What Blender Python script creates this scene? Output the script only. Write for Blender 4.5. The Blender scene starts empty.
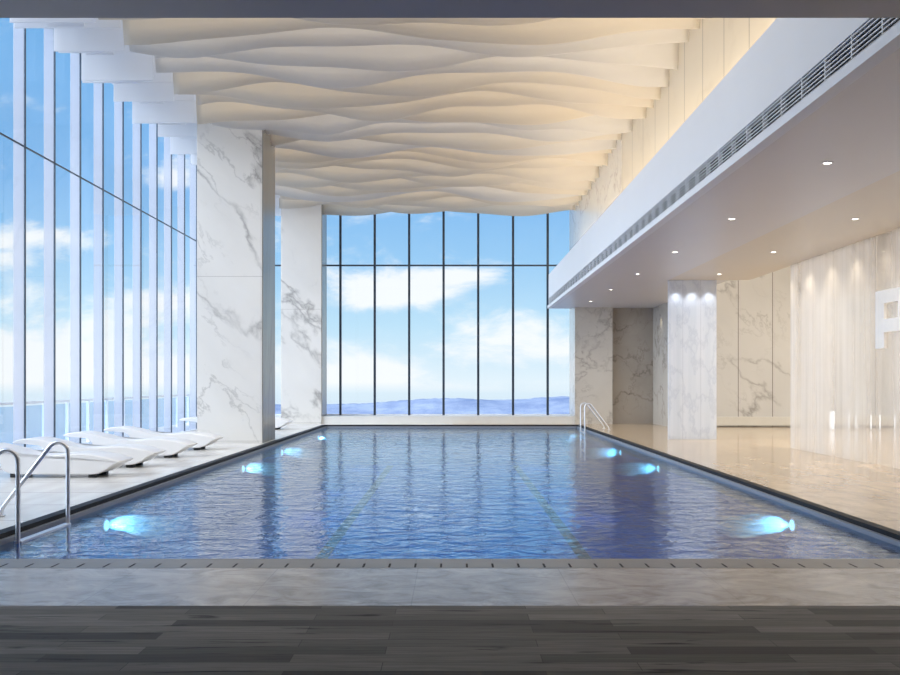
import bpy, bmesh, math, random
from mathutils import Vector, Matrix
random.seed(11)
S = bpy.context.scene
COL = S.collection
PI = math.pi

# ------------------------------------------------------------------ helpers
class NT:
    """small wrapper to write shader nodes as expressions"""
    def __init__(self, tree):
        self.t = tree; self.n = tree.nodes; self.l = tree.links
        self.n.clear()
    def new(self, typ, **kw):
        nd = self.n.new(typ)
        for k, v in kw.items(): setattr(nd, k, v)
        return nd
    def put(self, sock, v):
        if isinstance(v, bpy.types.NodeSocket): self.l.new(v, sock)
        elif v is not None:
            if isinstance(v, (tuple, list)) and sock.type == 'RGBA' and len(v) == 3: v = (*v, 1)
            sock.default_value = v
    def m(self, op, a, b=None, c=None, clamp=False):
        nd = self.new('ShaderNodeMath', operation=op, use_clamp=clamp)
        for i, v in enumerate((a, b, c)):
            if v is not None: self.put(nd.inputs[i], v)
        return nd.outputs[0]
    def add(self, a, b): return self.m('ADD', a, b)
    def sub(self, a, b): return self.m('SUBTRACT', a, b)
    def mul(self, a, b): return self.m('MULTIPLY', a, b)
    def div(self, a, b): return self.m('DIVIDE', a, b)
    def rng(self, v, a, b, c=0.0, d=1.0, smooth=False):
        nd = self.new('ShaderNodeMapRange')
        if smooth: nd.interpolation_type = 'SMOOTHSTEP'
        for i, x in enumerate((v, a, b, c, d)): self.put(nd.inputs[i], x)
        return nd.outputs[0]
    def mix(self, f, a, b):
        nd = self.new('ShaderNodeMix', data_type='RGBA')
        self.put(nd.inputs[0], f); self.put(nd.inputs[6], a); self.put(nd.inputs[7], b)
        return nd.outputs[2]
    def noise(self, vec, scale, detail=3, rough=.5, dist=0.0):
        nd = self.new('ShaderNodeTexNoise')
        self.put(nd.inputs['Vector'], vec)
        nd.inputs['Scale'].default_value = scale; nd.inputs['Detail'].default_value = detail
        nd.inputs['Roughness'].default_value = rough; nd.inputs['Distortion'].default_value = dist
        return nd.outputs[0]
    def mapping(self, vec, rot=(0, 0, 0), scale=(1, 1, 1), loc=(0, 0, 0)):
        nd = self.new('ShaderNodeMapping')
        self.put(nd.inputs[0], vec); nd.inputs[1].default_value = loc
        nd.inputs[2].default_value = rot; nd.inputs[3].default_value = scale
        return nd.outputs[0]
    def pos(self):
        return self.new('ShaderNodeNewGeometry').outputs['Position']
    def obj(self):
        return self.new('ShaderNodeTexCoord').outputs['Object']
    def xyz(self, v):
        nd = self.new('ShaderNodeSeparateXYZ'); self.put(nd.inputs[0], v); return nd.outputs
    def comb(self, x, y, z):
        nd = self.new('ShaderNodeCombineXYZ')
        for i, v in enumerate((x, y, z)): self.put(nd.inputs[i], v)
        return nd.outputs[0]
    def bump(self, h, strength=.3, dist=.02):
        nd = self.new('ShaderNodeBump'); nd.inputs['Strength'].default_value = strength
        nd.inputs['Distance'].default_value = dist; self.put(nd.inputs['Height'], h)
        return nd.outputs[0]
    def line(self, v, period, width, offset=0.0):
        """1 on thin lines every <period>"""
        f = self.m('FRACT', self.div(self.add(v, offset), period))
        d = self.m('ABSOLUTE', self.sub(f, .5))
        return self.m('GREATER_THAN', d, .5 - width / period / 2)

def new_mat(name):
    m = bpy.data.materials.new(name); m.use_nodes = True
    return m, NT(m.node_tree)

def finish(n, shader):
    o = n.new('ShaderNodeOutputMaterial'); n.l.new(shader, o.inputs[0])

def bsdf(n, col, rough=.5, metal=0., spec=.5, normal=None, **kw):
    b = n.new('ShaderNodeBsdfPrincipled')
    n.put(b.inputs['Base Color'], col); n.put(b.inputs['Roughness'], rough)
    n.put(b.inputs['Metallic'], metal); n.put(b.inputs['Specular IOR Level'], spec)
    if normal is not None: n.put(b.inputs['Normal'], normal)
    for k, v in kw.items(): n.put(b.inputs[k], v)
    return b.outputs[0]

def simple(name, col, rough=.5, metal=0., spec=.5, nscale=6., var=.06):
    m, n = new_mat(name)
    f = n.noise(n.obj(), nscale, 4)
    c1 = tuple(c * (1 - var) for c in col); c2 = tuple(min(1, c * (1 + var)) for c in col)
    finish(n, bsdf(n, n.mix(f, c1, c2), rough, metal, spec))
    return m

def emission(name, col, s):
    m, n = new_mat(name)
    e = n.new('ShaderNodeEmission'); n.put(e.inputs[0], col); e.inputs[1].default_value = s
    finish(n, e.outputs[0]); return m

def marble(name, base, vein, rough=.18, scale=.55, rot=(.5, .6, .3), seams=(), amount=1., cloud=.1, stretch=1.0):
    m, n = new_mat(name)
    p = n.pos()
    v = n.mapping(n.mapping(p, rot=rot), scale=(1, 1, stretch))
    warp = n.noise(v, scale * .9, 4)
    nd = n.new('ShaderNodeVectorMath', operation='MULTIPLY_ADD')
    n.put(nd.inputs[0], n.comb(warp, warp, warp)); nd.inputs[1].default_value = (1.6, .8, 1.2); n.put(nd.inputs[2], v)
    w = nd.outputs[0]
    a = n.noise(w, scale * .6, 9, .56)
    a = n.m('ABSOLUTE', n.sub(a, .5))
    v1 = n.m('POWER', n.rng(a, 0, .026, 1, 0), 1.6)
    bn = n.noise(n.mapping(w, loc=(7, 3, 1)), scale * 1.3, 9, .6)
    bb = n.m('ABSOLUTE', n.sub(bn, .5))
    v2 = n.m('POWER', n.rng(bb, 0, .018, 1, 0), 1.6)
    gate = n.rng(n.noise(v, scale * 1.1, 2), .45, .65, 0, 1)
    vs = n.m('ADD', n.mul(v1, n.rng(n.noise(v, scale * 2, 3), .35, .6, .25, .9)), n.mul(n.mul(v2, gate), .55), clamp=True)
    cl = n.rng(n.noise(w, scale * 1.3, 6), .3, .7, 0, 1)
    c = n.mix(n.mul(cl, cloud * 3), base, tuple(x * .72 + y * .22 for x, y in zip(base, vein)))
    c = n.mix(n.mul(vs, amount), c, vein)
    s = n.xyz(p)
    for (ax, per, wd, off) in seams:
        c = n.mix(n.mul(n.line(s[ax], per, wd, off), .75), c, (.13, .11, .09))
    finish(n, bsdf(n, c, rough, 0, .5))
    return m

# ---- mesh builder
class MB:
    def __init__(self): self.bm = bmesh.new()
    def box(self, x0, x1, y0, y1, z0, z1, mi=0, bev=0):
        r = bmesh.ops.create_cube(self.bm, size=1)['verts']
        bmesh.ops.scale(self.bm, vec=(abs(x1 - x0), abs(y1 - y0), abs(z1 - z0)), verts=r)
        bmesh.ops.translate(self.bm, vec=((x0 + x1) / 2, (y0 + y1) / 2, (z0 + z1) / 2), verts=r)
        fs = set(f for v in r for f in v.link_faces)
        for f in fs: f.material_index = mi
        if bev:
            bmesh.ops.bevel(self.bm, geom=list(set(e for v in r for e in v.link_edges)), offset=bev, segments=2, affect='EDGES', profile=.5)
        return self
    def tube(self, pts, r, seg=14, caps=True):
        pts = [Vector(p) for p in pts]; rings = []
        up = None
        for i, p in enumerate(pts):
            a = pts[max(0, i - 1)]; b = pts[min(len(pts) - 1, i + 1)]
            t = (b - a).normalized()
            if up is None: up = t.orthogonal().normalized()
            up = (up - t * up.dot(t)).normalized()
            s = t.cross(up)
            rr = r[i] if isinstance(r, (list, tuple)) else r
            rings.append([self.bm.verts.new(p + (up * math.cos(k * 2 * PI / seg) + s * math.sin(k * 2 * PI / seg)) * rr) for k in range(seg)])
        for q, w in zip(rings, rings[1:]):
            for k in range(seg):
                self.bm.faces.new((q[k], q[(k + 1) % seg], w[(k + 1) % seg], w[k])).smooth = True
        if caps:
            self.bm.faces.new(rings[0]); self.bm.faces.new(rings[-1])
        return self
    def prism(self, prof, axis, a, b, smooth=False):
        """prof: closed 2d outline; axis 0/1/2 = extrusion axis"""
        def P(u, v, w):
            return {0: (w, u, v), 1: (u, w, v), 2: (u, v, w)}[axis]
        A = [self.bm.verts.new(P(u, v, a)) for u, v in prof]
        B = [self.bm.verts.new(P(u, v, b)) for u, v in prof]
        k = len(prof)
        for i in range(k):
            f = self.bm.faces.new((A[i], A[(i + 1) % k], B[(i + 1) % k], B[i])); f.smooth = smooth
        self.bm.faces.new(A); self.bm.faces.new(list(reversed(B)))
        return self
    def build(self, name, mat, parent=None, smooth_angle=None, loc=None):
        bmesh.ops.recalc_face_normals(self.bm, faces=self.bm.faces[:])
        me = bpy.data.meshes.new(name); self.bm.to_mesh(me); self.bm.free()
        for mm in (mat if isinstance(mat, (list, tuple)) else [mat]): me.materials.append(mm)
        o = bpy.data.objects.new(name, me); COL.objects.link(o)
        if parent: o.parent = parent
        if loc: o.location = loc
        return o

def empty(name, loc=(0, 0, 0), rz=0):
    o = bpy.data.objects.new(name, None); COL.objects.link(o)
    o.location = loc; o.rotation_euler = (0, 0, rz); o.empty_display_size = .2
    return o
def tag(o, label=None, cat=None, group=None, kind=None):
    if label: o['label'] = label
    if cat: o['category'] = cat
    if group: o['group'] = group
    if kind: o['kind'] = kind
    return o
def struct(o, label, cat):
    return tag(o, label, cat, kind='structure')
def copy_tree(o, parent=None):
    c = o.copy(); COL.objects.link(c)
    c.parent = parent
    for ch in list(o.children): copy_tree(ch, c)
    return c

# ------------------------------------------------------------------ layout numbers (metres)
CAMZ = 1.6
PXL, PXR, PY0, PY1 = -4.72, 4.62, 8.42, 34.6      # pool opening
WX = -8.39                                         # left window wall
ENDY = 36.8                                        # end window wall
PITCH = 1.357
LOWC = CAMZ + 2.84                                 # underside of the low ceiling
TOP = 9.2
FASX = 3.65                                        # bulkhead face
WALLX = 4.64                                       # upper right wall face
COLZ = -5.0

# ------------------------------------------------------------------ materials
M = {}
M['white'] = simple('white_paint', (.83, .85, .88), .45, nscale=2, var=.02)
M['ceil'] = simple('ceiling_paint', (.66, .66, .68), .35, nscale=1, var=.02)
M['ceil_warm'] = simple('ceiling_warm_tone', (.66, .61, .53), .35, nscale=1, var=.02)  # warmer tone than the main low ceiling
M['header'] = simple('header_paint', (.50, .49, .50), .5, nscale=1.5, var=.03)
M['frame'] = simple('dark_window_frame', (.05, .07, .10), .35, .3)
M['steel'] = simple('brushed_steel', (.80, .83, .88), .38, 1.0, nscale=3, var=.04)
M['shell'] = simple('lounger_shell', (.78, .77, .755), .3, nscale=2, var=.015)
M['rubber'] = simple('black_rubber', (.02, .02, .022), .5)
M['black'] = simple('vent_shadow_black', (.012, .012, .014), .8)
M['rail'] = simple('rail_white', (.85, .88, .92), .35)
M['sill'] = simple('sill_stone', (.72, .72, .70), .3, nscale=4)
M['coping'] = simple('coping_black_stone', (.02, .022, .027), .6, 0, .15, nscale=30, var=.3)
M['lip'] = simple('gutter_lip_grey', (.22, .25, .30), .5, nscale=20, var=.1)
M['gold'] = simple('warm_stone_strip', (.64, .61, .54), .3)
M['concrete'] = simple('outer_slab', (.55, .56, .58), .7)

M['marble'] = marble('white_marble', (.74, .72, .68), (.22, .21, .20), .2, .55, rot=(.15, .75, .2),
                     seams=((2, 4.32, .007, -0.05),), amount=.8, cloud=.16, stretch=.5)
M['marble_shade_side'] = marble('streaked_marble_shade_toned', (.27, .26, .235), (.14, .135, .12), .25, 1.2, rot=(.1, .05, .1), amount=.6, cloud=.25, stretch=.12)  # streaked marble; darker tone puts the column side's shade into the colour
M['marble_warm'] = marble('warm_marble', (.62, .60, .565), (.24, .22, .20), .15, .6, rot=(.2, .7, .1), stretch=.5,
                     seams=((0, 1.223, .03, -.40),), amount=.7, cloud=.14)
M['marble_dark'] = marble('brown_grey_marble', (.42, .38, .335), (.16, .13, .11), .2, .8, rot=(.2, .9, .1), amount=.8, cloud=.22)
M['marble_side'] = marble('grey_beige_marble', (.62, .59, .54), (.25, .22, .20), .2, .8, rot=(.9, .1, .3), amount=.7, cloud=.15)
M['panel_beige'] = marble('beige_stone_panels', (.62, .55, .44), (.42, .36, .28), .3, .5, amount=.25, cloud=.1,
                     seams=((1, PITCH, .035, -1.0),))

def mat_deck_left():
    m, n = new_mat('cream_deck_tiles')
    p = n.pos(); s = n.xyz(p)
    f = n.noise(n.mapping(p, scale=(3, .7, 1)), 1.2, 6)
    c = n.mix(n.rng(f, .3, .7), (.72, .71, .68), (.60, .585, .555))
    l = n.m('MAXIMUM', n.line(s[1], PITCH, .022, .1), n.line(n.add(s[0], 5.45), 30, .012, 15))
    c = n.mix(n.mul(l, .8), c, (.2, .19, .18))
    finish(n, bsdf(n, c, .22, 0, .5)); return m
M['deck_left'] = mat_deck_left()

def mat_deck_right():
    m, n = new_mat('polished_beige_deck')
    p = n.pos(); s = n.xyz(p)
    f = n.noise(n.mapping(p, scale=(2.2, .9, 1)), .9, 7, .6)
    c = n.mix(n.rng(f, .3, .7), (.60, .47, .32), (.38, .29, .20))
    v = n.m('ABSOLUTE', n.sub(n.noise(n.mapping(p, rot=(0, 0, .6), scale=(1, .5, 1)), 1.1, 7, .6), .5))
    c = n.mix(n.mul(n.rng(v, 0, .03, 1, 0), .3), c, (.33, .26, .19))
    l = n.m('MAXIMUM', n.line(s[1], 2.714, .012, .1), n.line(n.sub(s[0], 6.35), 1.8, .02, 0))
    c = n.mix(n.mul(l, .7), c, (.16, .12, .08))
    finish(n, bsdf(n, c, .14, 0, .3)); return m
M['deck_right'] = mat_deck_right()

def mat_strip():
    m, n = new_mat('grey_marble_strip')
    p = n.pos(); s = n.xyz(p)
    f = n.noise(n.mapping(p, rot=(0, 0, .35), scale=(1, 1.5, 1)), 2.6, 9, .68, .8)
    c = n.mix(n.rng(f, .36, .64), (.30, .27, .245), (.60, .55, .51))
    l = n.line(s[0], 1.2, .008, .3)
    c = n.mix(n.mul(l, .35), c, (.16, .16, .16))
    finish(n, bsdf(n, c, .25, 0, .45)); return m
M['strip'] = mat_strip()

def mat_drain():
    m, n = new_mat('grey_drain_covers')
    p = n.pos()
    f = n.noise(n.mapping(p, scale=(1, 3, 1)), 2, 8, .65)
    finish(n, bsdf(n, n.mix(f, (.22, .21, .20), (.34, .33, .32)), .4)); return m
M['drain'] = mat_drain()

def mat_wood():
    m, n = new_mat('dark_grey_planks')
    p = n.pos(); s = n.xyz(p)
    br = n.new('ShaderNodeTexBrick'); br.offset = .37; br.offset_frequency = 2; br.squash = 1
    n.put(br.inputs['Vector'], n.mapping(p, loc=(.4, .03, 0)))
    for k, v in (('Scale', 1.), ('Mortar Size', .0022), ('Mortar Smooth', .1), ('Bias', 0.), ('Brick Width', 1.45), ('Row Height', .157)):
        br.inputs[k].default_value = v
    br.inputs['Color1'].default_value = (0, 0, 0, 1); br.inputs['Color2'].default_value = (1, 1, 1, 1)
    br.inputs['Mortar'].default_value = (.5, .5, .5, 1)
    tone = n.xyz(br.outputs[0])[0]
    g = n.noise(n.mapping(p, scale=(1.4, 26, 1)), 1.6, 8, .6, .4)
    g2 = n.noise(n.mapping(p, scale=(.5, 5, 1)), 2.2, 5, .6, .8)
    c = n.mix(tone, (.10, .092, .08), (.34, .315, .28))
    c = n.mix(n.mul(n.rng(g, .3, .75), .55), c, (.035, .034, .033))
    c = n.mix(n.mul(n.rng(g2, .60, .68), .85), c, (.014, .013, .012))
    c = n.mix(n.mul(br.outputs['Fac'], .6), c, (.02, .02, .02))
    finish(n, bsdf(n, c, .6, 0, .12, normal=n.bump(g, .15, .004))); return m
M['wood'] = mat_wood()

def mat_pooltile():
    m, n = new_mat('blue_mosaic_tiles')
    p = n.pos(); s = n.xyz(p)
    f = n.noise(p, 1.3, 3)
    c = n.mix(f, (.02, .11, .45), (.035, .17, .60))
    g = n.m('MAXIMUM', n.m('MAXIMUM', n.line(s[0], .3, .02), n.line(s[1], .3, .02)), n.line(s[2], .3, .02, .07))
    c = n.mix(n.mul(g, .35), c, (.25, .4, .75))
    finish(n, bsdf(n, c, .4)); return m
M['pooltile'] = mat_pooltile()
M['lane'] = simple('dark_green_lane_tiles', (.055, .10, .045), .4, nscale=20, var=.2)

def mat_water():
    m, n = new_mat('rippled_pool_water')
    p = n.pos()
    h1 = n.noise(n.mapping(p, rot=(0, 0, .12), scale=(1, 1.35, 1)), 2.6, 4, .5, .6)
    h2 = n.noise(n.mapping(p, rot=(0, 0, -.25), scale=(1, 1.2, 1), loc=(3, 9, 0)), 6.5, 3, .5, .6)
    h = n.add(n.mul(h1, 1.5), n.mul(h2, .32))
    nb = n.bump(h, 1.0, .013)
    gl = n.new('ShaderNodeBsdfGlossy'); gl.inputs['Roughness'].default_value = .02
    n.put(gl.inputs['Color'], (.84, .93, 1.0)); n.put(gl.inputs['Normal'], nb)
    mx = n.new('ShaderNodeBsdfTransparent'); n.put(mx.inputs['Color'], (.55, .80, 1.0))
    nf = n.bump(h, 1.0, .12)
    fr = n.new('ShaderNodeFresnel'); fr.inputs['IOR'].default_value = 1.55; n.put(fr.inputs['Normal'], nf)
    f0 = n.new('ShaderNodeFresnel'); f0.inputs['IOR'].default_value = 1.7
    m2 = n.new('ShaderNodeMixShader'); n.put(m2.inputs[0], n.m('MINIMUM', n.add(n.mul(fr.outputs[0], .75), n.mul(n.m('POWER', f0.outputs[0], 2.0), .85)), .95))
    n.l.new(mx.outputs[0], m2.inputs[1]); n.l.new(gl.outputs[0], m2.inputs[2])
    finish(n, m2.outputs[0]); return m
M['water'] = mat_water()

def mat_glass(name, tint, refl=.08, ior=1.25):
    m, n = new_mat(name)
    tr = n.new('ShaderNodeBsdfTransparent'); n.put(tr.inputs[0], tint)
    gl = n.new('ShaderNodeBsdfGlossy'); gl.inputs['Roughness'].default_value = .0; n.put(gl.inputs[0], (.9, .95, 1))
    fr = n.new('ShaderNodeFresnel'); fr.inputs['IOR'].default_value = ior
    mx = n.new('ShaderNodeMixShader'); n.put(mx.inputs[0], n.m('MINIMUM', fr.outputs[0], refl))
    n.l.new(tr.outputs[0], mx.inputs[1]); n.l.new(gl.outputs[0], mx.inputs[2])
    finish(n, mx.outputs[0]); return m
M['glass'] = mat_glass('clear_window_glass', (.985, .99, .995), .06)
M['balglass'] = mat_glass('blue_balustrade_glass', (.80, .88, .97), .05)

def mat_fin():
    m, n = new_mat('frosted_glass_fin')
    tr = n.new('ShaderNodeBsdfTransparent'); n.put(tr.inputs[0], (.86, .88, .95))
    di = n.new('ShaderNodeBsdfDiffuse'); n.put(di.inputs[0], (.80, .79, .80))
    tl = n.new('ShaderNodeBsdfTranslucent'); n.put(tl.inputs[0], (.80, .79, .80))
    a = n.new('ShaderNodeMixShader'); a.inputs[0].default_value = .4
    n.l.new(di.outputs[0], a.inputs[1]); n.l.new(tl.outputs[0], a.inputs[2])
    mx = n.new('ShaderNodeMixShader'); mx.inputs[0].default_value = .55
    n.l.new(tr.outputs[0], mx.inputs[1]); n.l.new(a.outputs[0], mx.inputs[2])
    finish(n, mx.outputs[0]); return m
M['fin'] = mat_fin()

def mat_fabric(name, col, tcol, mixf=.62):
    m, n = new_mat(name)
    f = n.noise(n.mapping(n.obj(), scale=(.4, 1, 3)), 1.5, 4)
    di = n.new('ShaderNodeBsdfDiffuse'); n.put(di.inputs[0], n.mix(f, tuple(c * .95 for c in col), col))
    tl = n.new('ShaderNodeBsdfTranslucent'); n.put(tl.inputs[0], tcol)
    mx = n.new('ShaderNodeMixShader'); mx.inputs[0].default_value = mixf
    n.l.new(di.outputs[0], mx.inputs[1]); n.l.new(tl.outputs[0], mx.inputs[2])
    finish(n, mx.outputs[0]); return m
M['fabA'] = mat_fabric('cream_baffle_sheet', (.84, .81, .76), (.86, .80, .70))
M['fabB'] = mat_fabric('pale_grey_baffle_sheet', (.82, .81, .80), (.84, .81, .76))
M['fabC'] = mat_fabric('ivory_baffle_sheet', (.86, .83, .76), (.88, .80, .68))
M['fabW'] = mat_fabric('daylit_baffle_end', (.90, .90, .91), (.85, .87, .90))  # whiter than the sheets: daylight from the windows put into the colour

def mat_frost(name, base, opac, warm, streak_axis, veins=.0):
    """milky glass with soft vertical bands"""
    m, n = new_mat(name)
    p = n.pos()
    sc = (.05, 1, .03) if streak_axis == 1 else (1, .05, .03)
    f = n.noise(n.mapping(p, scale=sc), 1.5, 5, .6)
    f2 = n.noise(n.mapping(p, scale=sc, loc=(3, 5, 0)), .75, 2, .5)
    op = n.rng(n.add(n.mul(f, .6), n.mul(f2, .4)), .36, .62, opac[0], opac[1])
    col = n.mix(n.rng(f, .35, .65), base, warm)
    if veins:
        v = n.m('ABSOLUTE', n.sub(n.noise(n.mapping(p, rot=(0, .5, 0), scale=(1.6, 1, .7)), 1.1, 8, .6), .5))
        col = n.mix(n.mul(n.rng(v, 0, .04, 1, 0), veins), col, (.55, .62, .75))
        col = n.mix(n.mul(n.line(n.xyz(p)[0], .50, .012, .1), .5), col, (.45, .5, .6))
    tr = n.new('ShaderNodeBsdfTransparent'); n.put(tr.inputs[0], (.97, .97, .97))
    di = n.new('ShaderNodeBsdfDiffuse'); n.put(di.inputs[0], col)
    tl = n.new('ShaderNodeBsdfTranslucent'); n.put(tl.inputs[0], col)
    a = n.new('ShaderNodeMixShader'); a.inputs[0].default_value = .35
    n.l.new(di.outputs[0], a.inputs[1]); n.l.new(tl.outputs[0], a.inputs[2])
    mx = n.new('ShaderNodeMixShader'); n.put(mx.inputs[0], op)
    n.l.new(tr.outputs[0], mx.inputs[1]); n.l.new(a.outputs[0], mx.inputs[2])
    gl = n.new('ShaderNodeBsdfGlossy'); gl.inputs['Roughness'].default_value = .08
    m2 = n.new('ShaderNodeMixShader'); m2.inputs[0].default_value = .07
    n.l.new(mx.outputs[0], m2.inputs[1]); n.l.new(gl.outputs[0], m2.inputs[2])
    finish(n, m2.outputs[0]); return m
M['frost_wall'] = mat_frost('milky_glass_wall', (.86, .83, .80), (.10, .70), (.82, .81, .80), 1)
M['frost_screen'] = mat_frost('pale_blue_milky_glass', (.80, .88, .98), (.80, .95), (.88, .92, 1.0), 0, veins=.35)

M['lamp_warm'] = emission('downlight_glow', (1, .9, .75), 12)
M['lamp_pool'] = emission('pool_lamp_glow', (.35, .85, 1), 3)
M['reflection_glow'] = emission('white_reflection_glow', (.95, .97, 1), 1.6)
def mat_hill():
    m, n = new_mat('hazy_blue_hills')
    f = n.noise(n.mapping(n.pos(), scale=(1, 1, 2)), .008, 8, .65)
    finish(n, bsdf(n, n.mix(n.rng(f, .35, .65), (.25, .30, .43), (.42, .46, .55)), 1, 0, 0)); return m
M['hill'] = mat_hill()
def mat_plain():
    m, n = new_mat('hazy_blue_plain')
    f = n.noise(n.mapping(n.pos(), scale=(1, .4, 1)), .002, 6, .6)
    finish(n, bsdf(n, n.mix(f, (.74, .74, .76), (.82, .82, .83)), 1, 0, 0)); return m
M['plain'] = mat_plain()

# ------------------------------------------------------------------ outdoors
def build_hills():
    mb = MB(); bm = mb.bm
    nx, ny = 220, 26
    rnd = random.Random(4)
    ph = [(rnd.uniform(.0006, .009), rnd.uniform(0, 6.28), rnd.uniform(0, 3)) for _ in range(22)]
    grid = []
    for j in range(ny):
        row = []
        for i in range(nx):
            y = 3000 + j * 1500 / (ny - 1); x = y * (-.225 + .9 * i / (nx - 1))
            t = j / (ny - 1)
            env = math.sin(PI * min(1, t * 1.15)) ** 1.2 if t < .87 else .2
            r = sum(math.sin(x * f + q + y * f * s) * (.0012 / (f + .0006)) for f, q, s in ph) * 6
            big = .90 + .26 * math.exp(-((x + 20) / 260) ** 2) + .20 * math.exp(-((x - 420) / 180) ** 2)
            z = -190 + env * (116 * big + r * 1.1) * min(1, max(0, (x + 1500) / 700)) + rnd.uniform(-2, 2)
            row.append(bm.verts.new((x, y, z)))
        grid.append(row)
    for j in range(ny - 1):
        for i in range(nx - 1):
            bm.faces.new((grid[j][i], grid[j][i + 1], grid[j + 1][i + 1], grid[j + 1][i])).smooth = True
    o = mb.build('distant_hills', M['hill'])
    struct(o, 'low hazy blue hills on the horizon beyond the end window', 'hills')
build_hills()
# ------------------------------------------------------------------ floors and pool
o = MB().box(-13, 17, -3, 6.65, -.3, 0).build('floor_foyer', M['wood']); struct(o, 'dark grey wood plank floor in the foreground', 'floor')
o = MB().box(-13, 17, 6.65, 7.99, -.3, 0).build('floor_marble_strip', M['strip']); struct(o, 'pale grey marble strip in front of the pool', 'floor')
mb = MB().box(WX, PXL - .17, 8.42, 38, -.3, 0); mb.box(PXL - .17, 0, PY1 + .17, 38, -.3, 0)
o = mb.build('floor_left_deck', M['deck_left']); struct(o, 'cream tiled deck left of the pool', 'floor')
mb = MB().box(PXR + .15, 17, 8.42, 38, -.3, 0); mb.box(0, PXR + .15, PY1 + .17, 38, -.3, 0)
o = mb.build('floor_right_deck', M['deck_right']); struct(o, 'polished beige stone deck right of the pool', 'floor')

# drain covers with slanted slots towards the pool
mb = MB()
x = -12.9; w = .2245
while x < 16.8:
    mb.box(x + .001, x + w - .001, 8.0, 8.42, -.03, 0); x += w
o = mb.build('drain_cover_row', M['drain']); struct(o, 'row of grey drain covers along the near pool edge', 'drain')
o = MB().box(-13, 17, 7.99, 8.42, -.3, -.032).build('trim_drain_channel', M['black']); struct(o, 'black drain channel under the covers', 'channel')
mb = MB(); x = -12.9
while x < 16.8:
    mb.box(x - .009, x + .009, 8.03, 8.19, -.004, .0015); x += w
s_ = mb.build('drain_slot', M['black']); s_.parent = bpy.data.objects['drain_cover_row']

# black coping, lip and basin
mb = MB()
mb.box(PXL - .17, PXL - .03, 8.42, PY1 + .17, -.3, .004)
mb.box(PXL - .03, PXR + .03, PY1 + .03, PY1 + .17, -.3, .004)
mb.box(PXR + .03, PXR + .15, 8.42, PY1 + .17, -.3, .004)
o = mb.build('trim_1', M['coping']); struct(o, 'black stone coping round the pool', 'coping')
mb = MB()
mb.box(PXL - .03, PXL + .02, 8.42, PY1 + .03, -.3, -.05)
mb.box(PXL + .02, PXR - .02, PY1 - .02, PY1 + .03, -.3, -.05)
mb.box(PXR - .02, PXR + .03, 8.42, PY1 + .03, -.3, -.05)
o = mb.build('trim_2', M['lip']); struct(o, 'pale grey gutter lip just above the water', 'trim')
mb = MB()
D = -1.45
mb.box(PXL - .3, PXR + .3, 8.1, PY1 + .3, D - .2, D)
mb.box(PXL - .3, PXL, 8.1, PY1 + .3, D, -.301); mb.box(PXR, PXR + .3, 8.1, PY1 + .3, D, -.301)
mb.box(PXL, PXR, PY1, PY1 + .3, D, -.301); mb.box(PXL, PXR, 8.1, 8.42, D, -.301)
basin = mb.build('pool_basin', M['pooltile']); struct(basin, 'blue mosaic tiled pool basin', 'pool')
for sx in (-2.28, 2.28):
    mb = MB().box(sx - .11, sx + .11, 10.0, PY1 - .6, D, D + .006)
    mb.build('lane_line', M['lane'], basin)
# water
mb = MB(); bm = mb.bm
x0, x1, y0, y1, zw = PXL + .021, PXR - .021, 8.425, PY1 - .021, -.10
v = [bm.verts.new(c) for c in ((x0, y0, zw), (x1, y0, zw), (x1, y1, zw), (x0, y1, zw))]; bm.faces.new(v)
o = mb.build('pool_water', M['water']); tag(o, 'rippled blue water filling the swimming pool', 'water', kind='stuff')

# ------------------------------------------------------------------ shell
mb = MB().box(-13, 17, -3, 6.67, 4.75, 4.95)
o = mb.build('ceiling_foyer', M['header']); struct(o, 'foyer ceiling', 'ceiling')
mb = MB().box(-13, 17, 6.67, 7.05, CAMZ + 2.76, TOP + .2)
o = mb.build('wall_front', M['header']); struct(o, 'blue grey header beam over the opening at the top of the photo', 'beam')
mb = MB().box(-13, 17, -3.2, -3, 0, 4.95).box(-13.2, -13, -3.2, 7.05, 0, 4.95).box(17, 17.2, -3.2, 37, 0, TOP)
o = mb.build('wall_foyer', M['ceil']); struct(o, 'grey foyer walls', 'wall')
o = MB().box(WX - .3, 17.2, 6.67, 38, TOP, TOP + .25).build('ceiling', M['white']); struct(o, 'white slab above the wavy baffles', 'ceiling')

# low ceiling with bulkhead
mb = MB().box(FASX, 6.0, 7.05, 35.8, LOWC, LOWC + .12).box(6.0, 7.68, 25.95, 35.8, LOWC, LOWC + .12)
mb.box(FASX, 8.26, 35.8, 36.0, LOWC, LOWC + .12)
o = mb.build('ceiling_low', M['ceil']); struct(o, 'low grey ceiling over the right deck', 'ceiling')
o = MB().box(6.0, 8.26, 7.05, 25.95, LOWC, LOWC + .12).build('ceiling_warm', M['ceil_warm']); struct(o, 'warm toned low ceiling beside the glass wall', 'ceiling')
FT = CAMZ + 4.10; FB = LOWC
gz0, gz1 = CAMZ + 2.93, CAMZ + 3.19
mb = MB()
mb.box(FASX, FASX + .12, 7.05, 35.4, gz1, FT)
mb.box(FASX, FASX + .12, 7.05, 35.4, FB + .12, gz0)
mb.box(FASX - .03, FASX + .12, 7.05, 35.4, FB - .02, gz0 - .005)
mb.box(FASX + .12, WALLX, 7.05, 35.4, FT - .1, FT)
mb.box(FASX, WALLX, 35.4, 35.5, FB, FT)
o = mb.build('wall_bulkhead', M['white']); struct(o, 'long white bulkhead running above the right pool edge', 'bulkhead')
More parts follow.
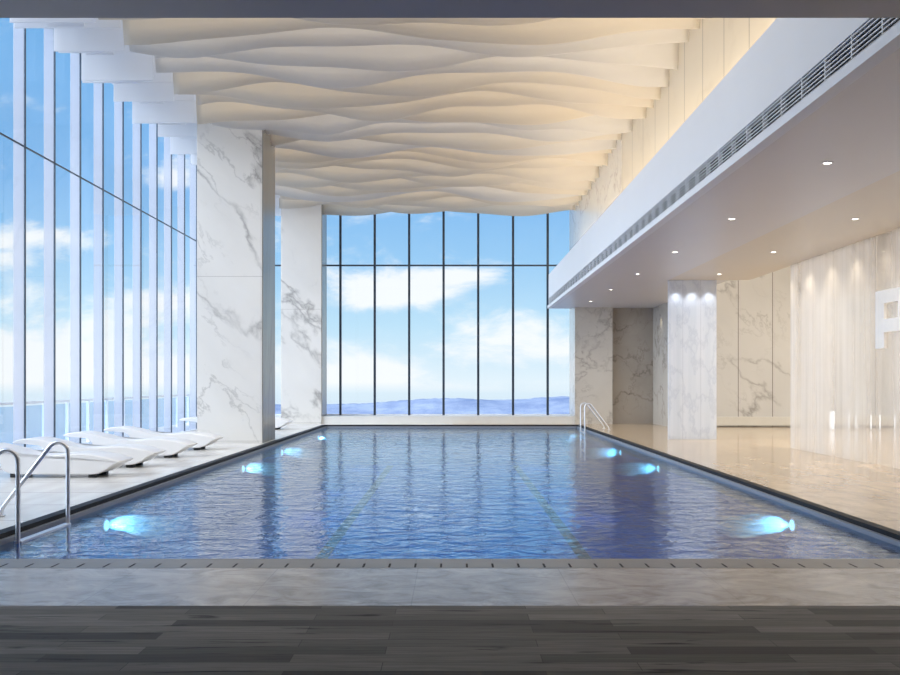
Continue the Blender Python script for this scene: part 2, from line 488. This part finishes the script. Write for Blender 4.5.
# air vent along the bulkhead
vent = empty('air_vent', (FASX, 21, gz0)); tag(vent, 'long black and white slatted air grille set in the white bulkhead', 'air vent')
def rel(mb, name, mat, root):
    o = mb.build(name, mat); o.parent = root
    rl = root.location; o.location = (-rl[0], -rl[1], -rl[2]); return o
rel(MB().box(FASX + .10, FASX + .119, 7.06, 35.38, gz0 + .001, gz1 - .001), 'backing', M['black'], vent)
mb = MB(); k = 6
for i in range(k):
    zc = gz0 + (i + .5) * (gz1 - gz0) / k
    mb.box(FASX + .005, FASX + .02, 7.06, 35.38, zc - .006, zc + .005)
rel(mb, 'slats', M['white'], vent)
y = 7.3
while y < 35.3:
    rel(MB().box(FASX + .004, FASX + .06, y, y + .018, gz0 + .001, gz1 - .001), 'divider', M['rail'], vent); y += .61

# upper right wall
o = MB().box(WALLX, WALLX + .3, 7.05, 25.6, LOWC + .2, TOP).build('wall_right', M['panel_beige']); struct(o, 'beige stone panels above the bulkhead', 'wall')
o = MB().box(WALLX, WALLX + .3, 25.6, 35.4, LOWC + .2, TOP).build('wall_right_marble', M['marble_side']); struct(o, 'grey beige marble wall above the far bulkhead', 'wall')

# end of the hall
o = MB().box(WX, 4.75, 35.5, ENDY + .1, 0, .29).build('trim_3', M['sill']); struct(o, 'pale low stone sill under the end window', 'sill')
o = MB().box(WALLX, 6.07, 35.4, ENDY + .3, 0, TOP).build('wall_end', M['marble_side']); struct(o, 'grey beige marble pier right of the end window', 'wall')
o = MB().box(6.07, 7.9, 35.7, 36.1, 0, LOWC + .1).build('wall_end_recess', M['marble_dark']); struct(o, 'darker brown marble wall in the recess', 'wall')
o = MB().box(7.68, 7.95, 33.2, 35.7, 0, LOWC + .3).build('wall_return', M['marble_side']); struct(o, 'narrow pale marble return wall', 'wall')
o = MB().box(7.95, 17, 33.2, 33.5, 0, 7.0).build('wall_back', M['marble_warm']); struct(o, 'warm marble panel wall behind the glass', 'wall')
o = MB().box(7.95, 17, 33.1, 33.199, .05, .36).build('baseboard_back', M['gold']); struct(o, 'pale stone skirting of the back marble wall', 'baseboard')
o = MB().box(7.32, 17, 25.95, 33.3, 6.9, 7.1).build('ceiling_annex', M['ceil_warm']); struct(o, 'ceiling of the room behind the glass', 'ceiling')
o = MB().box(8.26, 17, 7.05, 25.95, 6.9, 7.1).build('ceiling_annex_near', M['ceil_warm']); struct(o, 'ceiling of the room behind the glass wall', 'ceiling')

# marble columns
c = MB().box(-6.72, -5.01, 24.4, 26.07, 0, TOP, bev=.01).build('marble_column', M['marble'])
MB().box(-5.008, -4.985, 24.41, 26.06, 0, TOP).build('shade_toned_side', M['marble_shade_side'], c)
tag(c, 'large white marble column near the loungers, grey veined', 'column', 'white marble columns')
c = MB().box(-6.55, -5.01, 35.4, ENDY + .1, 0, TOP, bev=.01).build('marble_column', M['marble'])
MB().box(-5.008, -4.985, 35.41, ENDY - .07, .3, TOP).build('shade_toned_side', M['marble_shade_side'], c)
tag(c, 'far white marble column at the corner of the end window', 'column', 'white marble columns')

# ------------------------------------------------------------------ windows
TR = CAMZ + 4.61
win = empty('window_1', (WX, 21, 0)); struct(win, 'tall glass wall with thin mullions on the left', 'window')
# positions where the dark mullion lines stand: y = f*W/(453-x)
ys = []; y = 930 * 8.39 / 427.7
while y > 7.2: y -= PITCH
while y < ENDY - .3:
    ys.append(y); y += PITCH
for y in ys:
    o = rel(MB().box(WX - .02, WX + .006, y - .02, y + .02, 0, TOP), 'mullion', M['frame'], win)
    o2 = MB().box(WX - .23, WX - .021, y - .012, y + .012, 0, TOP).build('glass_fin', M['fin'], o)
rel(MB().box(WX - .02, WX + .008, 7.05, ENDY, TR - .014, TR + .014), 'transom', M['frame'], win)
rel(MB().box(WX - .05, WX + .05, 7.05, ENDY, 0, .06), 'bottom_rail', M['rail'], win)
for a, b in zip([7.05] + ys, ys + [ENDY]):
    rel(MB().box(WX - .012, WX - .004, a + .023, b - .023, .06, TOP), 'pane', M['glass'], win)
win = empty('window_2', (0, ENDY, 0)); struct(win, 'tall end window with black mullions and one transom', 'window')
xs = [(px - 453) / 930 * ENDY for px in (306.3, 340.5, 374.8, 409.2, 443.6, 478.2, 513, 547.6)]
xs = [xs[0] - 1.357 * k for k in (1,)] + xs
for x in xs:
    rel(MB().box(x - .045, x + .045, ENDY - .06, ENDY + .03, .29, TOP), 'mullion', M['frame'], win)
rel(MB().box(WX, WALLX, ENDY - .04, ENDY + .03, TR - .03, TR + .03), 'transom', M['frame'], win)
rel(MB().box(WX, WALLX, ENDY - .05, ENDY + .05, .29, .33), 'bottom_rail', M['rail'], win)
e = [WX] + sorted(xs) + [WALLX]
for a, b in zip(e, e[1:]):
    rel(MB().box(a + .046, b - .046, ENDY, ENDY + .01, .33, TOP), 'pane', M['glass'], win)

# ------------------------------------------------------------------ balcony rail outside
o = MB().box(-10.4, WX - .25, 6.6, 39, -.3, -.02).build('floor_balcony', M['concrete']); struct(o, 'narrow balcony slab outside the left glass', 'balcony')
rl = empty('balcony_railing', (-9.9, 21, -.02)); tag(rl, 'white balcony railing with pale blue glass outside the left windows', 'railing')
rel(MB().box(-9.95, -9.85, 7, 39, 1.09, 1.15), 'top_rail', M['rail'], rl)
py_ = 930 * 9.9 / (453 - 17.8) 
k = -9
while py_ + k * PITCH < 39:
    y = py_ + k * PITCH; k += 1
    if y < 7: continue
    rel(MB().box(-9.94, -9.86, y - .03, y + .03, -.02, 1.09), 'post', M['rail'], rl)
rel(MB().box(-9.905, -9.895, 7, 39, .08, 1.05), 'glass_panel', M['balglass'], rl)

# ------------------------------------------------------------------ wavy ceiling baffles
def baffle(i, y, rnd):
    root = empty('ceiling_baffle', (0, y, TOP))
    mat = [M['fabA'], M['fabB'], M['fabA'], M['fabC']][rnd.randrange(4)]
    xl = [-6.35, -6.2, -6.4, -6.15][i % 4]
    xr = WALLX - .01
    zb = 8.12 + rnd.uniform(-.03, .05) 
    a1, w1, p1 = rnd.uniform(.12, .19), rnd.uniform(5.0, 7.5), rnd.uniform(0, 6.28)
    a2, w2, p2 = rnd.uniform(.02, .06), rnd.uniform(2.4, 3.6), rnd.uniform(0, 6.28)
    b1, q1, wv = rnd.uniform(.06, .12), rnd.uniform(0, 6.28), rnd.uniform(4, 7)
    N = 72; th = .02
    mb = MB(); bm = mb.bm; R = []
    for j in range(N + 1):
        x = xl + (xr - xl) * j / N
        zz = zb + a1 * math.sin(x * 2 * PI / w1 + p1) + a2 * math.sin(x * 2 * PI / w2 + p2)
        yy = b1 * math.sin(x * 2 * PI / wv + q1)
        col = []
        for k in range(5):
            t = k / 4.0
            z = zz + (TOP - .05 - zz) * t
            yo = yy * (1 - t * .4) + .16 * (1 - t) ** 2
            col.append(z); R.append(None)
            R[-1] = (bm.verts.new((x, yo - th / 2, z - TOP)), bm.verts.new((x, yo + th / 2, z - TOP)))
    g_ = lambda j, k: R[j * 5 + k]
    for j in range(N):
        for k in range(4):
            for s in (0, 1):
                bm.faces.new((g_(j, k)[s], g_(j + 1, k)[s], g_(j + 1, k + 1)[s], g_(j, k + 1)[s])).smooth = True
        for k in (0, 4):
            bm.faces.new((g_(j, k)[0], g_(j + 1, k)[0], g_(j + 1, k)[1], g_(j, k)[1]))
    for j in (0, N):
        for k in range(4):
            bm.faces.new((g_(j, k)[0], g_(j, k)[1], g_(j, k + 1)[1], g_(j, k + 1)[0]))
    mb.build('wavy_sheet', mat, root)
    # stepped end pieces towards the window, whiter fabric stands for daylight
    xo = [-7.9, -8.2, -7.8, -8.05][i % 4]
    zb2 = [8.02, 8.22, 8.07, 8.30][i % 4] + rnd.uniform(-.02, .02)
    MB().box(xo, xl - .02, -.03, .0, zb2 - TOP, -.05).build('end_panel', M['fabW'], root)
    if i % 2 == 0:
        MB().box(xo + .5, xl - .35, .3, .33, zb2 + .05 - TOP, -.05).build('end_panel', M['fabW'], root)
    return root
rnd = random.Random(23)
y = 10.2; i = 0
words_ = ['nearest the header beam', 'far back above the end window']
bl = []
while y < 36.3:
    r = baffle(i, y, rnd)
    tag(r, ('wavy pale ceiling baffle farthest back, hanging just before the end window' if y > 35.4 else 'wavy cream ceiling baffle with daylit white stepped end, overlapping others over the pool'), 'ceiling baffle', 'wavy baffles hanging over the pool')
    bl.append(r); y += .80; i += 1

# ------------------------------------------------------------------ downlights
def downlight():
    root = empty('downlight', (0, 0, LOWC))
    mb = MB(); bm = mb.bm
    # trim ring
    N = 24; prof = [(.075, 0), (.075, -.008), (.052, -.008), (.048, .0)]
    rings = [[bm.verts.new((r * math.cos(a * 2 * PI / N), r * math.sin(a * 2 * PI / N), z)) for a in range(N)] for r, z in prof]
    for q in range(4):
        A, B = rings[q], rings[(q + 1) % 4]
        for a in range(N): bm.faces.new((A[a], A[(a + 1) % N], B[(a + 1) % N], B[a]))
    mb.build('trim_ring', M['rail'], root)
    mb = MB(); bmesh.ops.create_circle(mb.bm, cap_ends=True, segments=24, radius=.05)
    bmesh.ops.translate(mb.bm, vec=(0, 0, -.003), verts=mb.bm.verts[:])
    mb.build('lens', M['lamp_warm'], root)
    return root
proto = downlight(); first = True
for X in (4.85, 7.0):
    for k in range(6):
        Y = 12.05 + 4.13 * k
        if X > 6 and Y > 25.9: continue
        o = proto if first else copy_tree(proto); first = False
        o.location = (X, Y, LOWC)
        row = 'row nearest the bulkhead' if X < 6 else 'row nearest the glass wall'
        ordn = ['nearest', 'second', 'third', 'fourth', 'fifth', 'farthest'][k]
        tag(o, f'small round ceiling downlight, {ordn} in the {row}', 'downlight', 'downlights in the low ceiling')

def spot(name, loc, e, col, size, blend=.6, tgt=None, r=.04):
    l = bpy.data.lights.new(name, 'SPOT'); l.energy = e; l.color = col; l.spot_size = size; l.spot_blend = blend; l.shadow_soft_size = r
    o = bpy.data.objects.new(name, l); COL.objects.link(o); o.location = loc
    if tgt:
        o.rotation_euler = (Vector(tgt) - Vector(loc)).to_track_quat('-Z', 'Y').to_euler()
    return o
def deck_lights():
    for X in (4.85, 7.0):
        for k in range(6):
            Y = 12.05 + 4.13 * k
            if X > 6 and Y > 25.9: continue
            spot('downlight_beam', (X, Y, LOWC - .02), 95, (1, .92, .80), 2.4, .9, (X, Y, 0), .05)
def area(name, loc, e, col, sx, sy, rot=(0, 0, 0), spread=PI):
    l = bpy.data.lights.new(name, 'AREA'); l.energy = e; l.color = col; l.shape = 'RECTANGLE'; l.size = sx; l.size_y = sy; l.spread = spread
    o = bpy.data.objects.new(name, l); COL.objects.link(o); o.location = loc; o.rotation_euler = rot
    return o
deck_lights()
WARM = (1, .87, .68)
# wall washers close to the glass wall
for k in range(12):
    Y = 8.9 + k * 1.25
    spot('wall_washer', (7.85, Y, LOWC - .03), 46, WARM, 1.7, .9, (8.12, Y, 0), .05)
# washers on screen and return wall
for X in (6.2, 6.65, 7.12): spot('screen_washer', (X, 25.72, LOWC - .18), 22, (.92, .96, 1), 1.7, 1.0, (X, 25.8, 0), .02)
spot('return_washer', (7.55, 34.3, LOWC - .2), 25, (1, .85, .6), 1.0, .7, (7.62, 34.3, 0), .02)

# ------------------------------------------------------------------ glass screens
gs = MB().box(5.99, 7.34, 25.9, 25.945, .0, LOWC - .005).build('glass_screen', M['frost_screen'])
tag(gs, 'bright pale blue frosted glass screen standing at the far right of the deck', 'glass screen')
gw = empty('glass_partition', (8.2, 15, 0)); tag(gw, 'long milky glass partition with dark joints along the right side', 'glass partition')
for (a, b) in ((7.1, 12.55), (12.57, 18.02), (18.04, 22.6)):
    rel(MB().box(8.2, 8.225, a, b, 0, LOWC - .004), 'glass_panel', M['frost_wall'], gw)

# letter on the glass
def letter_P():
    y0, y1, z0, z1 = 17.95, 16.75, 2.24, 3.34     # left edge is the far edge
    st, ar = .36, .25
    mb = MB()
    X0, X1 = 8.15, 8.198
    mb.box(X0, X1, y0 - st, y0, z0, z1)
    mb.box(X0, X1, y1, y0 - st, z1 - ar, z1)
    mb.box(X0, X1, y1, y0 - st, z1 - .80, z1 - .55)
    mb.box(X0, X1, y1, y1 + st * .8, z1 - .55, z1 - ar)
    return mb.build('wall_letter', simple('letter_white', (.88, .87, .86), .4))
tag(letter_P(), 'large pale block letter P on the milky glass partition', 'letter')

# added glowing tubes imitate light reflections in the glass
def reflection_tube(x, y, h, r, lab):
    root = empty('reflection_tube', (x, y, 0))
    MB().tube([(0, 0, 0), (0, 0, .05)], r * 1.5, 16).build('base', M['steel'], root)
    MB().tube([(0, 0, .05), (0, 0, h)], r, 16).build('glowing_tube', M['reflection_glow'], root)
    tag(root, lab, 'lamp', 'imitated light reflections behind the glass partition')
for (px, w, lab) in ((832, .09, 'thickest slim white imitated light reflection behind the milky glass, leftmost of the row'),
                     (849, .03, 'slim imitated light reflection behind the glass, second from the left'),
                     (856, .02, 'slim imitated light reflection behind the glass, third from the left'),
                     (871, .02, 'slim imitated light reflection behind the glass, fourth from the left'),
                     (880, .02, 'slim imitated light reflection behind the glass, second from the right edge of the photo'),
                     (895, .02, 'slim imitated light reflection behind the glass, nearest the right edge of the photo')):
    Y = 31.0; reflection_tube((px - 453) / 930 * Y, Y, .62 if w > .05 else .5, w * .9, lab)

# ------------------------------------------------------------------ loungers
def catmull(P, n=8):
    out = []
    for i in range(len(P) - 1):
        p0 = P[max(0, i - 1)]; p1 = P[i]; p2 = P[i + 1]; p3 = P[min(len(P) - 1, i + 2)]
        for k in range(n):
            t = k / n
            out.append(tuple(.5 * (2 * b + (c_ - a) * t + (2 * a - 5 * b + 4 * c_ - d) * t * t + (3 * b - a - 3 * c_ + d) * t ** 3)
                       for a, b, c_, d in zip(p0, p1, p2, p3)))
    out.append(P[-1]); return out
def make_lounger():
    root = empty('sun_lounger')
    L = 2.25
    topc = catmull([(0, .485), (.12, .53), (.38, .545), (.72, .48), (1.10, .375), (1.42, .365), (1.80, .40), (2.12, .395), (2.42, .345), (2.64, .275)])
    botc = catmull([(2.64, .255), (2.52, .20), (2.36, .10), (2.15, .055), (1.5, .055), (.92, .06), (.70, .12), (.64, .26), (.55, .38), (.36, .45), (.12, .445), (0, .465)])
    prof = topc + botc
    # loft across the width with slightly tucked rounded edges
    mb = MB(); bm = mb.bm; W = .36
    cx = sum(p[0] for p in prof) / len(prof)
    stations = [(-W, .035), (-W + .012, .012), (-W + .04, 0), (W - .04, 0), (W - .012, .012), (W, .035)]
    rings = []
    k = len(prof)
    # inward normals of the outline
    nor = []
    for i in range(k):
        a = prof[i - 1]; b = prof[(i + 1) % k]; dx, dz = b[0] - a[0], b[1] - a[1]; l = math.hypot(dx, dz) or 1
        nor.append((dz / l, -dx / l))
    for (yy, ins) in stations:
        ring = []
        for (p, nn) in zip(prof, nor):
            ring.append(bm.verts.new((p[0] + nn[0] * ins * .55, yy, p[1] + nn[1] * ins * .55)))
        rings.append(ring)
    for A, B in zip(rings, rings[1:]):
        for i in range(k):
            bm.faces.new((A[i], A[(i + 1) % k], B[(i + 1) % k], B[i])).smooth = True
    for ring in (rings[0], rings[-1]): bm.faces.new(ring)
    body = mb.build('body', M['shell'], root)
    # thin seat pad seam line: shallow pad following the top
    pad = catmull([(.78, .471), (1.10, .381), (1.42, .371), (1.80, .406), (2.08, .402)])
    mb = MB(); mb.prism(pad + [(u, v_ - .02) for u, v_ in reversed(pad)], 1, -.30, .30, smooth=False)
    mb.build('seat_pad', M['shell'], root)
    for u in (.85, 2.16):
        for s in (-1, 1):
            MB().box(u - .07, u + .07, s * .22 - .06, s * .22 + .06, 0, .07, bev=.01).build('foot', M['rubber'], root)
    return root
proto = make_lounger()
lab = ['white wavy sun lounger closest to the camera beside the near pool ladder', 'second white wavy sun lounger from the near ladder',
       'third white wavy sun lounger from the near ladder', 'fourth white wavy sun lounger, just in front of the large marble column',
       'white wavy sun lounger mostly hidden behind the large column, head end showing at its left', 'white wavy sun lounger whose end shows in the gap between the two columns']
for k, (x, y) in enumerate(((-8.20, 15.85), (-8.20, 17.65), (-8.18, 19.85), (-8.18, 22.1), (-8.12, 27.9), (-8.12, 31.5))):
    o = proto if k == 0 else copy_tree(proto)
    o.location = (x, y, 0)
    tag(o, lab[k], 'sun lounger', 'white sun loungers on the left deck')

# ------------------------------------------------------------------ pool ladders
def arc(cx, cz, r, a0, a1, n=8):
    return [(cx + r * math.cos(a0 + (a1 - a0) * i / n), cz + r * math.sin(a0 + (a1 - a0) * i / n)) for i in range(n + 1)]
def ladder(name, xw, y0, y1, sgn, label):
    """xw: water side x; sgn = direction from pool to deck"""
    root = empty(name, (xw, (y0 + y1) / 2, 0)); tag(root, label, 'pool ladder', 'steel pool ladders')
    R = .12
    for y in (y0, y1):
        yy = y - (y0 + y1) / 2
        pts = [(0, -1.0), (0, -.1), (0, .4), (0, .74)]
        # round over the top then slope down to the deck
        ang = math.radians(50)
        c_x = R; c_z = .76
        arc_pts = [(R - R * math.cos(t), c_z + R * math.sin(t)) for t in [i * (PI - .0 - (PI / 2 - ang)) / 9 for i in range(1, 10)]]
        lx, lz = arc_pts[-1]
        foot = (.78, .10)
        pts += arc_pts + [(lx + (foot[0] - lx) * t, lz + (foot[1] - lz) * t) for t in (.25, .5, .75, 1)] + [(.80, .05), (.80, 0.012)]
        hr = MB().tube([(sgn * a, yy, b) for a, b in pts], .024, 14).build('handrail', M['steel'], root)
        MB().tube([(sgn * .80, yy, .004), (sgn * .80, yy, .018)], .05, 18).build('floor_flange', M['steel'], hr)
    hw = (y1 - y0) / 2
    for z in (-.088, -.42, -.71):
        MB().box(-.04, .04, -hw, hw, z - .015, z + .015, bev=.006).build('tread', M['steel'], root)
ladder('pool_ladder', -4.58, 9.79, 11.06, -1, 'stainless pool ladder with two hooped rails at the near left corner')
ladder('pool_ladder', 4.38, 30.9, 31.9, 1, 'small stainless pool ladder at the far right corner of the pool')

# ------------------------------------------------------------------ underwater lamps
def pool_lamp():
    root = empty('underwater_lamp')
    MB().tube([(0, 0, 0), (.025, 0, 0)], .10, 24).build('housing', M['steel'], root)
    mb = MB(); bmesh.ops.create_uvsphere(mb.bm, u_segments=24, v_segments=12, radius=.07)
    bmesh.ops.scale(mb.bm, vec=(.5, 1, 1), verts=mb.bm.verts[:]); bmesh.ops.translate(mb.bm, vec=(.025, 0, 0), verts=mb.bm.verts[:])
    for f in mb.bm.faces: f.smooth = True
    mb.build('lens', M['lamp_pool'], root); return root
def mat_lamp_glow():
    m, n = new_mat('lamp_glow_scatter')  # scatter volume added to give each underwater lamp its glow patch
    vs = n.new('ShaderNodeVolumeScatter'); n.put(vs.inputs['Color'], (.55, .82, 1)); n.put(vs.inputs['Density'], n.mul(n.rng(n.xyz(n.obj())[0], .1, 1.1, 3.2, 0), n.rng(n.m('ABSOLUTE', n.xyz(n.obj())[1]), .08, .42, 1, 0))); vs.inputs['Anisotropy'].default_value = .1
    o = n.new('ShaderNodeOutputMaterial'); n.l.new(vs.outputs[0], o.inputs['Volume']); return m
M['lamp_glow'] = mat_lamp_glow()
_pl = pool_lamp
def pool_lamp():
    root = _pl()
    mb = MB(); bmesh.ops.create_uvsphere(mb.bm, u_segments=24, v_segments=14, radius=1)
    for v_ in mb.bm.verts:
        k_ = (v_.co.x + 1) / 2
        v_.co = Vector((.0 + k_ * 1.15, v_.co.y * (.16 + .42 * k_) + .05 * math.sin(k_ * 9), v_.co.z * (.12 + .05 * k_) + .02 * math.sin(k_ * 7)))
    for f in mb.bm.faces: f.smooth = True
    mb.build('lamp_glow_volume', M['lamp_glow'], root)
    return root
proto = pool_lamp(); first = True
for side in (-1, 1):
    for k, Y in enumerate((12.6, 20.8, 25.5, 32.4)):
        o = proto if first else copy_tree(proto); first = False
        X = PXL if side < 0 else PXR
        o.location = (X, Y, -.34); o.rotation_euler = (0, 0, 0 if side < 0 else PI)
        tag(o, f"cyan underwater lamp in the {'left' if side < 0 else 'right'} pool wall, {['nearest the camera', 'second from the camera', 'third from the camera', 'farthest'][k]}", 'pool light', 'underwater pool lamps')
        spot('pool_spot', (X - side * .07, Y, -.34), 150, (.22, .66, 1), 1.9, .8, (X - side * 3, Y, -.50), .02)

# ------------------------------------------------------------------ added fill lights
# added area fill above the baffles, no lamp seen there
area('baffle_fill', (-1, 22, TOP - .02), 1150, (1, .93, .84), 11, 28)
area('bulkhead_fill', (4.15, 21, FT + .03), 430, (1, .84, .62), .5, 27, rot=(PI, 0, 0))  # added uplight on the bulkhead ledge, warms the ceiling from below
area('annex_fill', (12, 20, 6.85), 1500, (1, .93, .82), 7, 20)  # added overhead fill to light the room behind the glass

# ------------------------------------------------------------------ sky
w = bpy.data.worlds.new('sky'); S.world = w; w.use_nodes = True
n = NT(w.node_tree)
gen = n.new('ShaderNodeTexCoord').outputs['Generated']
s = n.xyz(gen)
yy = n.m('MAXIMUM', s[1], .05)
u = n.div(s[0], yy); v = n.div(s[2], yy)       # slopes: right and up, for the forward half of the sky
front = n.rng(s[1], .15, .5)
el = n.m('MAXIMUM', s[2], 0.0)
# clear sky gradient
ramp = n.new('ShaderNodeValToRGB')
cr = ramp.color_ramp
cr.elements[0].position = 0; cr.elements[0].color = (.78, .90, .97, 1)
cr.elements[1].position = 1; cr.elements[1].color = (.08, .25, .62, 1)
for p_, c_ in ((.06, (.52, .77, .94)), (.13, (.32, .60, .90)), (.20, (.22, .49, .86)), (.42, (.15, .43, .80))):
    e_ = cr.elements.new(p_); e_.color = (*c_, 1)
n.put(ramp.inputs[0], el)
sky = ramp.outputs[0]
# clouds: noise in slope space, gathered in broad banks
vec = n.comb(u, n.mul(v, 2.4), 0)
nz = n.noise(vec, 9, 9, .62, .3)
nz2 = n.noise(n.comb(n.add(u, 4.0), n.mul(v, 2.0), 0), 3.2, 6, .55)
def blob(px, py, rx, ry, amp):
    a = n.div(n.sub(u, (px - 453) / 930), rx / 930); b = n.div(n.sub(v, (382 - py) / 930), ry / 930)
    r2 = n.add(n.mul(a, a), n.mul(b, b))
    return n.mul(n.m('POWER', 2.718, n.mul(r2, -1)), amp)
bl_ = None
for b in ((415, 286, 62, 17, .55), (470, 276, 50, 10, .40), (375, 300, 40, 14, .42), (540, 320, 70, 20, .42), (520, 350, 110, 25, .40), (360, 378, 60, 22, .45), (455, 395, 150, 12, .35),
          (60, 240, 90, 16, .40), (20, 262, 60, 8, .3), (175, 178, 26, 16, .5), (60, 370, 110, 22, .5), (150, 300, 60, 10, .25), (100, 420, 200, 14, .3), (70, 330, 190, 55, .30), (60, 390, 220, 30, .35)):
    q = blob(*b); bl_ = q if bl_ is None else n.add(bl_, q)
dens = n.add(n.add(n.mul(n.sub(nz, .5), 1.5), n.mul(n.sub(nz2, .5), .6)), bl_)
cl = n.rng(dens, .08, .50, 0, .95, smooth=True)
cl = n.mul(cl, front)
# clouds elsewhere (behind and overhead)
cb = n.mul(n.rng(n.noise(gen, 3, 6, .6), .5, .7), n.sub(1, front))
cl = n.m('MAXIMUM', cl, n.mul(cb, .7))
col = n.mix(cl, sky, (.95, .98, 1.0))
# haze below the horizon
col = n.mix(n.rng(s[2], .0, -.012), col, n.mix(n.rng(s[2], -.01, -.13), (.72, .86, .95), (.42, .58, .84)))
# added glow in the unseen sky at left, brightens the interior
dt = n.new('ShaderNodeVectorMath', operation='DOT_PRODUCT'); n.put(dt.inputs[0], gen)
dt.inputs[1].default_value = Vector((-.78, -.42, .46)).normalized()
glow = n.m('POWER', n.m('MAXIMUM', dt.outputs['Value'], 0), 5)
str_ = n.add(.95, n.mul(glow, 8))
bg = n.new('ShaderNodeBackground'); n.put(bg.inputs[0], n.mix(n.m('MINIMUM', glow, .8), col, (1, .97, .93))); n.put(bg.inputs[1], str_)
o_ = n.new('ShaderNodeOutputWorld'); n.l.new(bg.outputs[0], o_.inputs[0])

# ------------------------------------------------------------------ camera and view
cam = bpy.data.cameras.new('camera'); co = bpy.data.objects.new('camera', cam); COL.objects.link(co)
co.location = (0, 0, CAMZ); co.rotation_euler = (PI / 2, 0, 0)
cam.sensor_width = 36; cam.lens = 37.2; cam.shift_x = -3 / 900; cam.shift_y = 44.5 / 900
cam.clip_end = 20000; cam.clip_start = .05
S.camera = co
S.view_settings.view_transform = 'Standard'; S.view_settings.look = 'None'
S.view_settings.exposure = .16; S.view_settings.gamma = 1
S.view_settings.use_curve_mapping = False
cy = S.cycles
cy.max_bounces = 10; cy.diffuse_bounces = 4; cy.glossy_bounces = 4; cy.transmission_bounces = 6; cy.transparent_max_bounces = 24
cy.use_denoising = True; cy.sample_clamp_indirect = 6
